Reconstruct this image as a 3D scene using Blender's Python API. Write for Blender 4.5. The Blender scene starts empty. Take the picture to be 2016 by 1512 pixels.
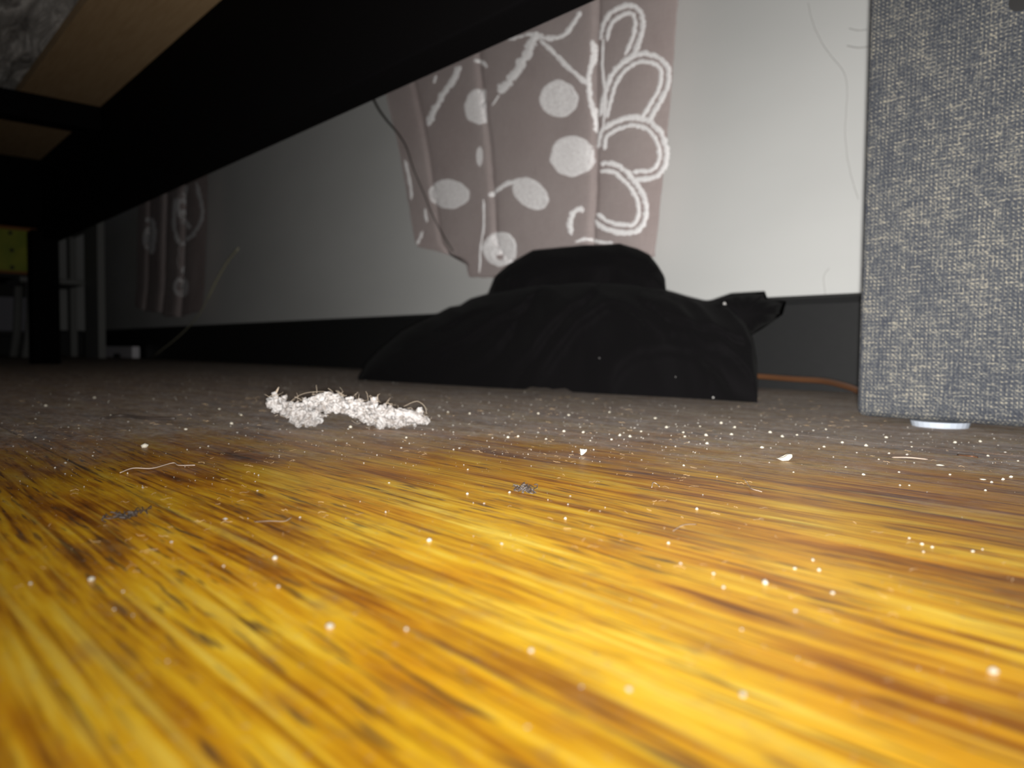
import bpy, bmesh, math, random
from mathutils import Vector, Matrix, noise

# ------------------------------------------------------------------ camera
scn = bpy.context.scene
C = scn.collection
F_PX, CX, CY = 1500.0, 1008.0, 756.0
CAM = Vector((0.0, 0.0, 0.047))
AZ, PITCH, ROLL = math.radians(41.7), math.atan(67/1500), 0.010
_f0 = Vector((-math.cos(AZ), math.sin(AZ), 0)); _r0 = Vector((math.sin(AZ), math.cos(AZ), 0))
_up0 = Vector((0, 0, 1))
FWD = _f0*math.cos(PITCH) - _up0*math.sin(PITCH)
_u1 = _up0*math.cos(PITCH) + _f0*math.sin(PITCH)
RGT = _r0*math.cos(ROLL) + _u1*math.sin(ROLL)
UPV = _u1*math.cos(ROLL) - _r0*math.sin(ROLL)
cd = bpy.data.cameras.new('camera'); cam = bpy.data.objects.new('camera', cd); C.objects.link(cam)
M = Matrix((RGT, UPV, -FWD)).transposed().to_4x4(); M.translation = CAM
cam.matrix_world = M
cd.sensor_width = 36; cd.lens = F_PX/2016*36; cd.clip_start = 0.003; cd.clip_end = 60
cd.dof.use_dof = True; cd.dof.focus_distance = 0.29; cd.dof.aperture_fstop = 14.0
scn.camera = cam

# ------------------------------------------------------------------ world, torch, exposure
w = bpy.data.worlds.new('world'); scn.world = w; w.use_nodes = True
bg = w.node_tree.nodes['Background']; bg.inputs[0].default_value = (0.75, 0.8, 1.0, 1); bg.inputs[1].default_value = 0.012
scn.view_settings.view_transform = 'Standard'; scn.view_settings.look = 'None'
scn.view_settings.gamma = 1; scn.view_settings.exposure = 0.0
scn.view_settings.use_curve_mapping = False

TORCH_POWER = 66.0
ld = bpy.data.lights.new('phone_torch', 'POINT'); ld.energy = TORCH_POWER; ld.shadow_soft_size = 0.004
ld.color = (1.0, 0.985, 0.95)
lo = bpy.data.objects.new('phone_torch', ld); C.objects.link(lo); lo.location = (0.002, 0.000, 0.044)
# beam profile of a phone torch: flat elliptical lobe about its axis
BAZ, BEL = math.radians(54), math.radians(0.0)
bf = Vector((-math.cos(BAZ)*math.cos(BEL), math.sin(BAZ)*math.cos(BEL), math.sin(BEL)))
br = Vector((math.sin(BAZ), math.cos(BAZ), 0)); bu = br.cross(bf)
SIG_UP, SIG_H, FALL, KNEE = 0.62, 0.61, 0.075, 0.058
ld.use_nodes = True
nt = ld.node_tree; N = nt.nodes; L = nt.links
em = N['Emission']
tc = N.new('ShaderNodeTexCoord')
def _dot(v):
    n = N.new('ShaderNodeVectorMath'); n.operation = 'DOT_PRODUCT'; L.new(tc.outputs['Normal'], n.inputs[0]); n.inputs[1].default_value = v; return n.outputs['Value']
def _m(op, a, b=None):
    n = N.new('ShaderNodeMath'); n.operation = op
    for i, q in enumerate((a, b)):
        if q is None: continue
        if isinstance(q, (int, float)): n.inputs[i].default_value = q
        else: L.new(q, n.inputs[i])
    return n.outputs[0]
du = _dot(bu)
up_ = _m('POWER', _m('DIVIDE', _m('MAXIMUM', du, 0.0), SIG_UP), 2.0)
dn_ = _m('POWER', _m('DIVIDE', _m('MAXIMUM', _m('SUBTRACT', _m('MULTIPLY', du, -1.0), KNEE), 0.0), FALL), 0.9)
u2 = _m('ADD', up_, dn_)
r2 = _m('POWER', _m('ABSOLUTE', _m('DIVIDE', _dot(br), SIG_H)), 2.8)
g = _m('EXPONENT', _m('MULTIPLY', _m('ADD', u2, r2), -1.0))
front = N.new('ShaderNodeMapRange'); L.new(_dot(bf), front.inputs[0]); front.inputs[1].default_value = 0.0; front.inputs[2].default_value = 0.25
g = _m('ADD', _m('MULTIPLY', g, front.outputs[0]), 0.004)
L.new(g, em.inputs['Strength'])

# ------------------------------------------------------------------ helpers
R = random.Random(7)
def ray(px, py):
    return (FWD + RGT*((px-CX)/F_PX) - UPV*((py-CY)/F_PX))
def onY(px, py, Y):
    d = ray(px, py); return CAM + d*((Y-CAM.y)/d.y)
def onZ(px, py, Z=0.0):
    d = ray(px, py); return CAM + d*((Z-CAM.z)/d.z)
def atD(px, py, D):
    return CAM + ray(px, py)*D
def n1(x, y=0, z=0): return noise.noise(Vector((x, y, z)))

def tag(o, label=None, cat=None, group=None, kind=None):
    if label: o['label'] = label
    if cat: o['category'] = cat
    if group: o['group'] = group
    if kind: o['kind'] = kind
    return o
def empty(name, loc, label, cat, group=None, rz=0):
    o = bpy.data.objects.new(name, None); C.objects.link(o); o.location = loc; o.rotation_euler.z = rz
    o.empty_display_size = 0.05
    return tag(o, label, cat, group)
def obj(name, bm, mat, parent=None, smooth=False, local=False):
    me = bpy.data.meshes.new(name)
    if parent is not None and not local:
        o_ = parent; T = Matrix.Identity(4)
        while o_ is not None:
            T = (Matrix.Translation(o_.location) @ o_.rotation_euler.to_matrix().to_4x4()) @ T; o_ = o_.parent
        bmesh.ops.transform(bm, matrix=T.inverted(), verts=bm.verts)
    bmesh.ops.recalc_face_normals(bm, faces=bm.faces)
    bm.to_mesh(me); bm.free()
    if smooth:
        for p in me.polygons: p.use_smooth = True
    o = bpy.data.objects.new(name, me); C.objects.link(o)
    if mat: me.materials.append(mat)
    if parent is not None: o.parent = parent
    return o
def origin_base(o):
    """move the origin of a single-mesh thing to the centre of its base"""
    vs = [v.co for v in o.data.vertices]
    c = Vector(((min(v.x for v in vs)+max(v.x for v in vs))/2, (min(v.y for v in vs)+max(v.y for v in vs))/2, min(v.z for v in vs)))
    for v in o.data.vertices: v.co -= c
    o.location = c; return o
def box(bm, x0, x1, y0, y1, z0, z1, bev=0.0, seg=2):
    r = bmesh.ops.create_cube(bm, size=1.0)
    vs = r['verts']
    for v in vs:
        v.co = Vector(((x0+x1)/2+v.co.x*(x1-x0), (y0+y1)/2+v.co.y*(y1-y0), (z0+z1)/2+v.co.z*(z1-z0)))
    if bev:
        es = list({e for v in vs for e in v.link_edges})
        bmesh.ops.bevel(bm, geom=es, offset=bev, segments=seg, affect='EDGES', profile=0.6)
    return bm
def tube(bm, pts, rad, n=6, cap=True):
    pts = [Vector(p) for p in pts]; rings = []
    for i, p in enumerate(pts):
        a = pts[max(i-1, 0)]; b = pts[min(i+1, len(pts)-1)]
        t = (b-a).normalized()
        s = t.cross(Vector((0, 0, 1)) if abs(t.z) < 0.9 else Vector((0, 1, 0))).normalized(); q = s.cross(t)
        r = rad[i] if isinstance(rad, (list, tuple)) else rad
        rings.append([bm.verts.new(p+(s*math.cos(2*math.pi*k/n)+q*math.sin(2*math.pi*k/n))*r) for k in range(n)])
    for i in range(len(rings)-1):
        for k in range(n):
            bm.faces.new((rings[i][k], rings[i][(k+1) % n], rings[i+1][(k+1) % n], rings[i+1][k]))
    if cap:
        bm.faces.new(rings[0]); bm.faces.new(rings[-1])
def catmull(pts, n=8):
    pts = [Vector(p) for p in pts]; out = []
    P = [pts[0]*2-pts[1]]+pts+[pts[-1]*2-pts[-2]]
    for i in range(1, len(P)-2):
        for k in range(n):
            t = k/n
            out.append(0.5*((2*P[i])+(P[i+1]-P[i-1])*t+(2*P[i-1]-5*P[i]+4*P[i+1]-P[i+2])*t*t+(3*P[i]-P[i-1]-3*P[i+1]+P[i+2])*t**3))
    out.append(pts[-1]); return out
def interp(tbl, x):
    if x <= tbl[0][0]: return tbl[0][1]
    for (a, va), (b, vb) in zip(tbl, tbl[1:]):
        if x <= b: return va+(vb-va)*(x-a)/(b-a)
    return tbl[-1][1]

# ------------------------------------------------------------------ materials
class MT:
    def __init__(s, name, col=(0.5, 0.5, 0.5), rough=0.6, **kw):
        s.m = bpy.data.materials.new(name); s.m.use_nodes = True
        s.N = s.m.node_tree.nodes; s.L = s.m.node_tree.links; s.b = s.N['Principled BSDF']
        s.b.inputs['Base Color'].default_value = (*col, 1); s.b.inputs['Roughness'].default_value = rough
        for k, v in kw.items(): s.b.inputs[k].default_value = v
    def pos(s, scale=(1, 1, 1), rot=(0, 0, 0), off=None, world=True):
        mp = s.N.new('ShaderNodeMapping'); mp.inputs['Scale'].default_value = scale; mp.inputs['Rotation'].default_value = rot
        if world: g_ = s.N.new('ShaderNodeNewGeometry'); src = g_.outputs['Position']
        else: g_ = s.N.new('ShaderNodeTexCoord'); src = g_.outputs['Object']
        if off is not None:
            a = s.N.new('ShaderNodeVectorMath'); a.operation = 'ADD'; s.L.new(src, a.inputs[0]); s.L.new(off, a.inputs[1]); src = a.outputs[0]
        s.L.new(src, mp.inputs['Vector']); return mp.outputs[0]
    def noise(s, vec, scale=5, detail=4, rough=0.5, out='Fac', dist=0):
        n = s.N.new('ShaderNodeTexNoise'); s.L.new(vec, n.inputs['Vector']); n.inputs['Scale'].default_value = scale
        n.inputs['Detail'].default_value = detail; n.inputs['Roughness'].default_value = rough; n.inputs['Distortion'].default_value = dist
        return n.outputs[out]
    def ramp(s, fac, stops):
        r = s.N.new('ShaderNodeValToRGB'); s.L.new(fac, r.inputs[0]); e = r.color_ramp.elements
        while len(e) < len(stops): e.new(0.5)
        for q, (p, c) in zip(e, stops): q.position = p; q.color = (*c, 1) if len(c) == 3 else c
        return r.outputs[0]
    def mix(s, fac, a, b, mode='MIX'):
        m = s.N.new('ShaderNodeMix'); m.data_type = 'RGBA'; m.blend_type = mode
        for i, q in ((0, fac), (6, a), (7, b)):
            if isinstance(q, (int, float)): m.inputs[i].default_value = q
            elif isinstance(q, tuple): m.inputs[i].default_value = (*q, 1)
            else: s.L.new(q, m.inputs[i])
        return m.outputs[2]
    def math(s, op, a, b=None, clamp=False):
        n = s.N.new('ShaderNodeMath'); n.operation = op; n.use_clamp = clamp
        for i, q in enumerate((a, b)):
            if q is None: continue
            if isinstance(q, (int, float)): n.inputs[i].default_value = q
            else: s.L.new(q, n.inputs[i])
        return n.outputs[0]
    def col(s, c): s.L.new(c, s.b.inputs['Base Color']); return s
    def rough(s, c): s.L.new(c, s.b.inputs['Roughness']); return s
    def bump(s, h, strength=0.3, dist=0.001):
        n = s.N.new('ShaderNodeBump'); n.inputs['Strength'].default_value = strength; n.inputs['Distance'].default_value = dist
        s.L.new(h, n.inputs['Height']); s.L.new(n.outputs[0], s.b.inputs['Normal']); return s

# floor wood with a layer of dust that was wiped away round the spot where the phone lies
f = MT('floor_wood', rough=0.4)
oi = f.N.new('ShaderNodeObjectInfo'); cmb = f.N.new('ShaderNodeCombineXYZ')
f.L.new(f.math('MULTIPLY', oi.outputs['Random'], 3.7), cmb.inputs[0]); f.L.new(oi.outputs['Random'], cmb.inputs[1])
off = cmb.outputs[0]
warp = f.noise(f.pos((3, 12, 1), off=off), 1.0, 2, 0.5, 'Color')
sub = f.N.new('ShaderNodeVectorMath'); sub.operation = 'MULTIPLY_ADD'; f.L.new(warp, sub.inputs[0]); sub.inputs[1].default_value = (0.0, 0.02, 0); f.L.new(off, sub.inputs[2])
wo = sub.outputs[0]
big = f.noise(f.pos((6.5, 36, 1), off=wo), 1.0, 4, 0.6)
mid = f.noise(f.pos((15, 190, 1), off=wo), 1.0, 4, 0.6)
fine = f.noise(f.pos((30, 620, 1), off=wo), 1.0, 3, 0.6)
blot = f.noise(f.pos((24, 70, 1), off=wo), 1.0, 3, 0.6)
s1 = f.math('ADD', f.math('MULTIPLY', big, 0.34), f.math('MULTIPLY', mid, 0.34))
s1 = f.math('ADD', s1, f.math('MULTIPLY', fine, 0.19))
s1 = f.math('ADD', s1, f.math('MULTIPLY', blot, 0.13))
wood = f.ramp(s1, [(0.385, (0.13, 0.045, 0.006)), (0.44, (0.40, 0.16, 0.007)), (0.485, (0.66, 0.33, 0.009)), (0.54, (0.83, 0.49, 0.018)), (0.61, (0.92, 0.68, 0.10))])
pore = f.noise(f.pos((52, 560, 1), off=wo), 1.0, 2, 0.5)
porem = f.ramp(pore, [(0.565, (0, 0, 0)), (0.66, (1, 1, 1))])
poreg = f.ramp(f.noise(f.pos((9, 26, 1), off=wo), 1.0, 2), [(0.38, (0.15, 0.15, 0.15)), (0.55, (1, 1, 1))])
pm = f.math('MULTIPLY', f.math('MULTIPLY', porem, poreg), 0.85)
wood = f.mix(pm, wood, (0.12, 0.065, 0.03))
lines_ = f.ramp(f.noise(f.pos((11, 400, 1), off=wo), 1.0, 2, 0.5), [(0.57, (0, 0, 0)), (0.63, (0.6, 0.6, 0.6))])
wood = f.mix(lines_, wood, f.mix(1.0, wood, (0.42, 0.28, 0.25), 'MULTIPLY'))
pale_ = f.ramp(f.noise(f.pos((8, 280, 7), off=wo), 1.0, 2, 0.5), [(0.58, (0, 0, 0)), (0.66, (0.5, 0.5, 0.5))])
wood = f.mix(pale_, wood, (0.88, 0.62, 0.09))
smg = f.ramp(f.noise(f.pos((60, 110, 1), off=wo), 1.0, 4, 0.6), [(0.56, (0, 0, 0)), (0.70, (0.45, 0.45, 0.45))])
wood = f.mix(smg, wood, (0.36, 0.19, 0.06))
amb = f.ramp(f.noise(f.pos((14, 40, 1), off=wo), 1.0, 3, 0.6), [(0.45, (0, 0, 0)), (0.62, (0.6, 0.6, 0.6))])
wood = f.mix(amb, wood, f.mix(1.0, wood, (0.92, 0.70, 0.25), 'MULTIPLY'))
# dirt packed along the joints
sy_ = f.N.new('ShaderNodeSeparateXYZ'); f.L.new(f.pos(), sy_.inputs[0])
md = f.math('ABSOLUTE', f.math('SUBTRACT', f.math('MODULO', f.math('ADD', sy_.outputs[1], 0.17*40-0.071+0.085), 0.17), 0.085))
md = f.math('ADD', md, f.math('MULTIPLY', f.noise(f.pos((18, 160, 1)), 1.0, 4, 0.7), 0.005))
jm = f.N.new('ShaderNodeMapRange'); f.L.new(md, jm.inputs[0]); jm.inputs[1].default_value = 0.0022; jm.inputs[2].default_value = 0.0036; jm.inputs[3].default_value = 0.9; jm.inputs[4].default_value = 0.0
wood = f.mix(jm.outputs[0], wood, (0.075, 0.05, 0.035))
# dust
geo = f.N.new('ShaderNodeNewGeometry')
dst = f.N.new('ShaderNodeVectorMath'); dst.operation = 'DISTANCE'; f.L.new(geo.outputs['Position'], dst.inputs[0]); dst.inputs[1].default_value = (-0.085, 0.0, 0)
dn = f.noise(f.pos((14, 22, 1)), 1.0, 5, 0.62)
dv = f.math('ADD', dst.outputs['Value'], f.math('MULTIPLY', f.math('SUBTRACT', dn, 0.5), 0.30))
dmr = f.N.new('ShaderNodeMapRange'); dmr.interpolation_type = 'SMOOTHSTEP'; f.L.new(dv, dmr.inputs[0]); dmr.inputs[1].default_value = 0.21; dmr.inputs[2].default_value = 0.43
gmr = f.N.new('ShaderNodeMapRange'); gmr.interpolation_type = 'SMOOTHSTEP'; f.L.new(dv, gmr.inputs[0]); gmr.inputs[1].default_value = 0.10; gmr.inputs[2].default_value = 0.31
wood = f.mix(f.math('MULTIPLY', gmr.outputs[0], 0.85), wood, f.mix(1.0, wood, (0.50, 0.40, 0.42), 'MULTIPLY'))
hz = f.noise(f.pos((420, 420, 1)), 1.0, 5, 0.75)
hzm = f.ramp(hz, [(0.42, (0.55, 0.55, 0.55)), (0.6, (1, 1, 1))])
dustf = f.math('MULTIPLY', dmr.outputs[0], hzm)
jd = jm.outputs[0]
thin = f.ramp(f.noise(f.pos((520, 520, 1)), 1.0, 3, 0.7), [(0.60, (0, 0, 0)), (0.72, (0.35, 0.35, 0.35))])
dustf = f.math('MAXIMUM', f.math('MULTIPLY', dustf, 0.93), thin)
dustf = f.math('MULTIPLY', dustf, f.math('SUBTRACT', 1.0, f.math('MULTIPLY', jd, 0.6)))
dcol = f.ramp(f.math('ADD', f.math('MULTIPLY', f.noise(f.pos((160, 260, 1)), 1.0, 5, 0.7), 0.55), f.math('MULTIPLY', f.noise(f.pos((26, 60, 1)), 1.0, 5, 0.7), 0.45)), [(0.40, (0.11, 0.10, 0.096)), (0.50, (0.26, 0.25, 0.245)), (0.60, (0.46, 0.45, 0.45))])
f.col(f.mix(dustf, wood, dcol))
f.rough(f.math('ADD', f.math('MULTIPLY', dustf, 0.5), 0.36))
hh = f.math('ADD', f.math('MULTIPLY', mid, 0.5), f.math('MULTIPLY', hz, f.math('MULTIPLY', dustf, 1.2)))
f.bump(hh, 0.35, 0.0006)
FLOOR = f.m

wl = MT('wall_paint', (0.62, 0.62, 0.60), 0.75)
wn = wl.noise(wl.pos(), 260, 4, 0.6)
wl.col(wl.mix(wl.ramp(wl.noise(wl.pos((1, 1, 2)), 2.2, 4), [(0.4, (0, 0, 0)), (0.75, (1, 1, 1))]), (0.49, 0.49, 0.48), (0.445, 0.445, 0.436)))
wl.bump(wn, 0.12, 0.0006); WALL = wl.m
bb = MT('baseboard_paint', (0.05, 0.052, 0.056), 0.55)
bb.col(bb.mix(bb.ramp(bb.noise(bb.pos((2, 2, 30)), 30, 5, 0.7), [(0.5, (0, 0, 0)), (0.8, (1, 1, 1))]), (0.0085, 0.0086, 0.009), (0.015, 0.0151, 0.016))); BASE = bb.m
CEIL = MT('ceiling_paint', (0.6, 0.6, 0.58), 0.9).m
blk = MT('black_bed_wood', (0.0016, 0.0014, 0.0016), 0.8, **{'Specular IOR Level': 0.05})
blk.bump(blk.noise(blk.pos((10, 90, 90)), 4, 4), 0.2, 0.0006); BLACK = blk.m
tn = MT('raw_slat_wood', rough=0.7)
tn.col(tn.ramp(tn.noise(tn.pos((6, 90, 90)), 3, 5, 0.6), [(0.35, (0.29, 0.185, 0.09)), (0.65, (0.35, 0.235, 0.125))])); TAN = tn.m
mf = MT('mattress_cover', rough=0.7)
mw = mf.noise(mf.pos((6, 34, 20), rot=(0, 0, 0.5)), 1.2, 5, 0.65, dist=1.2)
mf.col(mf.ramp(mw, [(0.38, (0.16, 0.15, 0.14)), (0.52, (0.38, 0.36, 0.34)), (0.66, (0.75, 0.72, 0.69))])); mf.bump(mw, 0.8, 0.008); MATT = mf.m

cu = MT('curtain_cloth', rough=0.9)
weave = cu.noise(cu.pos((900, 900, 60)), 1, 2); weave2 = cu.noise(cu.pos((60, 60, 900)), 1, 2)
wv = cu.math('ADD', cu.math('MULTIPLY', weave, 0.5), cu.math('MULTIPLY', weave2, 0.5))
blo = cu.noise(cu.pos((7, 7, 7)), 1, 4, 0.6)
cu.col(cu.mix(0.35, cu.ramp(blo, [(0.35, (0.60, 0.50, 0.485)), (0.65, (0.68, 0.59, 0.57))]), cu.ramp(wv, [(0.38, (0.56, 0.48, 0.47)), (0.62, (0.74, 0.65, 0.64))])))
cu.bump(wv, 0.3, 0.0006); CURT = cu.m
mo = MT('motif_print', rough=0.9)
mn = mo.noise(mo.pos((1, 1, 1)), 420, 3, 0.7)
mo.col(mo.ramp(mn, [(0.38, (0.76, 0.73, 0.73)), (0.58, (0.97, 0.95, 0.95))])); mo.bump(mn, 0.5, 0.0008); MOTIF = mo.m
mb = MT('motif_blob_print', rough=0.9)
mn = mb.noise(mb.pos((1, 1, 1)), 260, 4, 0.75)
mb.col(mb.ramp(mn, [(0.36, (0.66, 0.62, 0.62)), (0.64, (0.94, 0.92, 0.92))])); MOTIFB = mb.m

gc = MT('black_cotton', (0.0020, 0.0017, 0.0020), 0.9, **{'Specular IOR Level': 0.07})
gc.b.inputs['Sheen Weight'].default_value = 0.008
gc.bump(gc.noise(gc.pos(), 900, 3), 0.3, 0.0005); COTTON = gc.m

# ottoman fabric: crossing pale and navy threads
fb = MT('grey_linen', rough=0.9)
P = 0.0026
def thread(axis):
    sx = 2*math.pi/P
    sep = fb.N.new('ShaderNodeSeparateXYZ'); fb.L.new(fb.pos(world=False), sep.inputs[0])
    xx = fb.math('ADD', sep.outputs[0], sep.outputs[1]); zz = sep.outputs[2]
    jit = fb.math('MULTIPLY', fb.noise(fb.pos((150, 150, 150), world=False), 1, 2), 0.0016)
    a = fb.math('ADD', xx if axis else zz, jit)
    return fb.math('ADD', fb.math('MULTIPLY', fb.math('SINE', fb.math('MULTIPLY', a, sx)), 0.5), 0.5)
ta, tb = thread(0), thread(1)
chk = fb.math('MULTIPLY', ta, tb)
rnd = fb.noise(fb.pos((950, 950, 140), world=False), 1, 2, 0.7)
rnd2 = fb.noise(fb.pos((170, 170, 950), world=False), 1, 2, 0.7)
slub = fb.noise(fb.pos((60, 60, 18), world=False), 1, 4, 0.7)
sp_ = fb.N.new('ShaderNodeSeparateXYZ'); fb.L.new(fb.pos(world=False), sp_.inputs[0])
dj = fb.math('MULTIPLY', fb.noise(fb.pos((45, 45, 45), world=False), 1, 3), 0.006)
tw = fb.math('ADD', fb.math('ADD', sp_.outputs[0], fb.math('MULTIPLY', sp_.outputs[2], 1.1)), dj)
tw = fb.math('ADD', fb.math('MULTIPLY', fb.math('SINE', fb.math('MULTIPLY', tw, 2*math.pi/0.0030)), 0.5), 0.5)
val = fb.math('ADD', fb.math('ADD', fb.math('MULTIPLY', chk, 0.14), fb.math('MULTIPLY', tw, 0.09)), fb.math('MULTIPLY', fb.math('MAXIMUM', rnd, rnd2), 0.90))
val = fb.math('ADD', val, fb.math('MULTIPLY', fb.math('SUBTRACT', slub, 0.5), 0.25))
fb.col(fb.ramp(val, [(0.40, (0.006, 0.008, 0.014)), (0.52, (0.0145, 0.0165, 0.022)), (0.62, (0.038, 0.0385, 0.039)), (0.77, (0.135, 0.121, 0.094))]))
fb.bump(chk, 0.6, 0.0006); LINEN = fb.m

fl = MT('white_fluff', rough=0.95)
fn = fl.noise(fl.pos(), 300, 4, 0.7)
fl.col(fl.ramp(fn, [(0.38, (0.11, 0.095, 0.085)), (0.50, (0.20, 0.185, 0.178)), (0.62, (0.245, 0.235, 0.23))])); fl.bump(fn, 0.6, 0.0012)
fl.b.inputs['Subsurface Weight'].default_value = 0.0; FLUFF = fl.m
CRUMB = MT('crumb_white', (0.36, 0.33, 0.27), 0.7).m
LINTM = MT('pale_fibre', (0.20, 0.16, 0.12), 0.7).m
DARKH = MT('dark_hair', (0.035, 0.025, 0.02), 0.6).m
HAIRW = MT('grey_hair', (0.30, 0.29, 0.28), 0.7).m
STRAW = MT('straw', (0.36, 0.34, 0.25), 0.6).m
CORD = MT('black_cord', (0.02, 0.015, 0.01), 0.6).m
CABLE = MT('brown_cable', (0.10, 0.042, 0.018), 0.5).m
GLIDE = MT('white_glide', (0.26, 0.285, 0.33), 0.45).m
DKPL = MT('dark_plastic', (0.005, 0.0045, 0.0045), 0.5).m
WPL = MT('white_plastic', (0.75, 0.72, 0.76), 0.5).m
CHP = MT('pale_chair_paint', (0.20, 0.20, 0.19), 0.6).m
SHELF = MT('dark_shelf_board', (0.012, 0.011, 0.010), 0.6).m
GRB = MT('grey_box_card', (0.30, 0.29, 0.33), 0.8).m
yb = MT('lime_tin', rough=0.5); YEL = yb
yb.col(yb.ramp(yb.noise(yb.pos(), 14, 3), [(0.4, (0.36, 0.42, 0.02)), (0.65, (0.50, 0.52, 0.03))])); YEL = yb.m
ORG = MT('rust_edge', (0.42, 0.16, 0.03), 0.6).m

# ------------------------------------------------------------------ setting
WY = 0.93; LX = -4.2
def struct(o): o['kind'] = 'structure'; return o
fr = bpy.data.objects.new('floor', None); C.objects.link(fr); struct(fr)
bm = bmesh.new(); box(bm, LX-0.05, 3.0, -3.0, WY+0.05, -0.06, -0.0152); o = obj('subfloor', bm, DARKH, fr)
seams = [0.071+0.17*k for k in range(-18, 7)]
for r_i, y0 in enumerate(seams):
    y1 = min(y0+0.17, WY+0.04)
    if y0 > WY: continue
    x = LX-0.02; ln = 0
    k = 0
    while x < 3.0:
        ln = R.uniform(0.95, 1.5)
        if k == 0: ln = R.uniform(0.4, 1.3)
        x1 = min(x+ln, 3.0)
        # keep the cleaned patch in front of the lens a single board
        if abs(y0+0.085-0.156) < 0.2 and x < -0.2 and x1 > -1.3: x1 = max(x1, 0.7)
        bm = bmesh.new(); dz = R.uniform(-0.00004, 0.0)
        box(bm, x+0.00012, x1-0.00012, y0+0.00012, y1-0.00012, -0.015, dz)
        obj('plank', bm, FLOOR, fr)
        x = x1; k += 1

bm = bmesh.new(); box(bm, LX-0.1, 3.0, WY, WY+0.1, -0.05, 2.5); struct(obj('wall_back', bm, WALL))
bm = bmesh.new(); box(bm, LX-0.1, LX, -3.0, WY, -0.05, 2.5); struct(obj('wall_left', bm, WALL))
bm = bmesh.new(); box(bm, LX-0.1, 3.0, -3.0, WY+0.1, 2.5, 2.56); struct(obj('ceiling', bm, CEIL))
def baseboard(name, along_x, a, b, wallpos, sgn):
    bm = bmesh.new(); prof = [(0, 0), (0.014, 0), (0.014, 0.108), (0.011, 0.116), (0.006, 0.120), (0, 0.120)]
    ends = []
    for t in (a, b):
        vs = []
        for d, z in prof:
            vs.append(bm.verts.new((t, wallpos-sgn*d, z) if along_x else (wallpos-sgn*d, t, z)))
        ends.append(vs)
    n = len(prof)
    for i in range(n): bm.faces.new((ends[0][i], ends[0][(i+1) % n], ends[1][(i+1) % n], ends[1][i]))
    bm.faces.new(ends[0]); bm.faces.new(ends[1])
    struct(obj(name, bm, BASE))
baseboard('baseboard_back', True, LX, 3.0, WY, 1)
baseboard('baseboard_left', False, -3.0, WY-0.014, LX, -1)

# ------------------------------------------------------------------ bed over the camera
bed = empty('bed_frame', (-1.13, -0.28, 0), 'black wooden bed frame spanning overhead with deep side rail and cross beam', 'bed')
XF, XN = -2.27, 0.24
RI, RO, RB, RTOP = 0.40, 0.44, 0.313, 0.512
for (ya, yb_) in ((RI, RO), (-1.04, -1.00)):
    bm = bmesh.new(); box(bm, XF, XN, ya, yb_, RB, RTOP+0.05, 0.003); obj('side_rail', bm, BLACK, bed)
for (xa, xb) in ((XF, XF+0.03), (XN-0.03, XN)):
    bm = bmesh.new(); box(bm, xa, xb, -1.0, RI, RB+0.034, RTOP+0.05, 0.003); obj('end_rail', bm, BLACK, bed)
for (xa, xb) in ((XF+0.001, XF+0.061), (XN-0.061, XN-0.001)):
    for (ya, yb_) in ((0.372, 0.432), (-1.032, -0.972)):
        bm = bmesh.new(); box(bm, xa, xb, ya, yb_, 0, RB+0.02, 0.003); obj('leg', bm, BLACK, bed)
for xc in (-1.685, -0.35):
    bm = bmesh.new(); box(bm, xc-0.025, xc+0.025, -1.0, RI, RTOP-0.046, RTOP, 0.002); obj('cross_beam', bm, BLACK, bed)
for (ya, yb_) in ((0.267, RI), (-1.0, -0.867)):
    bm = bmesh.new(); box(bm, XF+0.03, XN-0.03, ya, yb_, RTOP, RTOP+0.018, 0.0015); lb = obj('ledge_board', bm, TAN, bed); lb['label'] = 'bare tan wooden ledge board inside the rail'
bm = bmesh.new()
bmesh.ops.create_grid(bm, x_segments=180, y_segments=110, size=1.0)
mx0, mx1, my0, my1 = XF+0.04, XN-0.04, -0.99, 0.39
for v in bm.verts:
    v.co.x = (mx0+mx1)/2+v.co.x*(mx1-mx0)/2; v.co.y = (my0+my1)/2+v.co.y*(my1-my0)/2
    e = min(min(v.co.x-mx0, mx1-v.co.x, v.co.y-my0, my1-v.co.y)/0.03, 1)
    p = v.co
    inside = min(max((0.262-p.y)/0.02, 0), 1)
    v.co.z = 0.5312+inside*(0.006+0.012*abs(n1(p.x*6+p.y*9, p.y*22-p.x*5, 1))+0.002*n1(p.x*40, p.y*60, 2))
bot = list(bm.faces); be = [e for e in bm.edges if e.is_boundary]
ext = bmesh.ops.extrude_edge_only(bm, edges=be); top = [v for v in ext['geom'] if isinstance(v, bmesh.types.BMVert)]
for v in top: v.co.z = 0.74
bmesh.ops.contextual_create(bm, geom=[e for e in bm.edges if e.is_boundary])
tag(origin_base(obj('mattress', bm, MATT, smooth=True)), 'pale crinkled mattress underside resting on the black bed frame', 'mattress')

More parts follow.
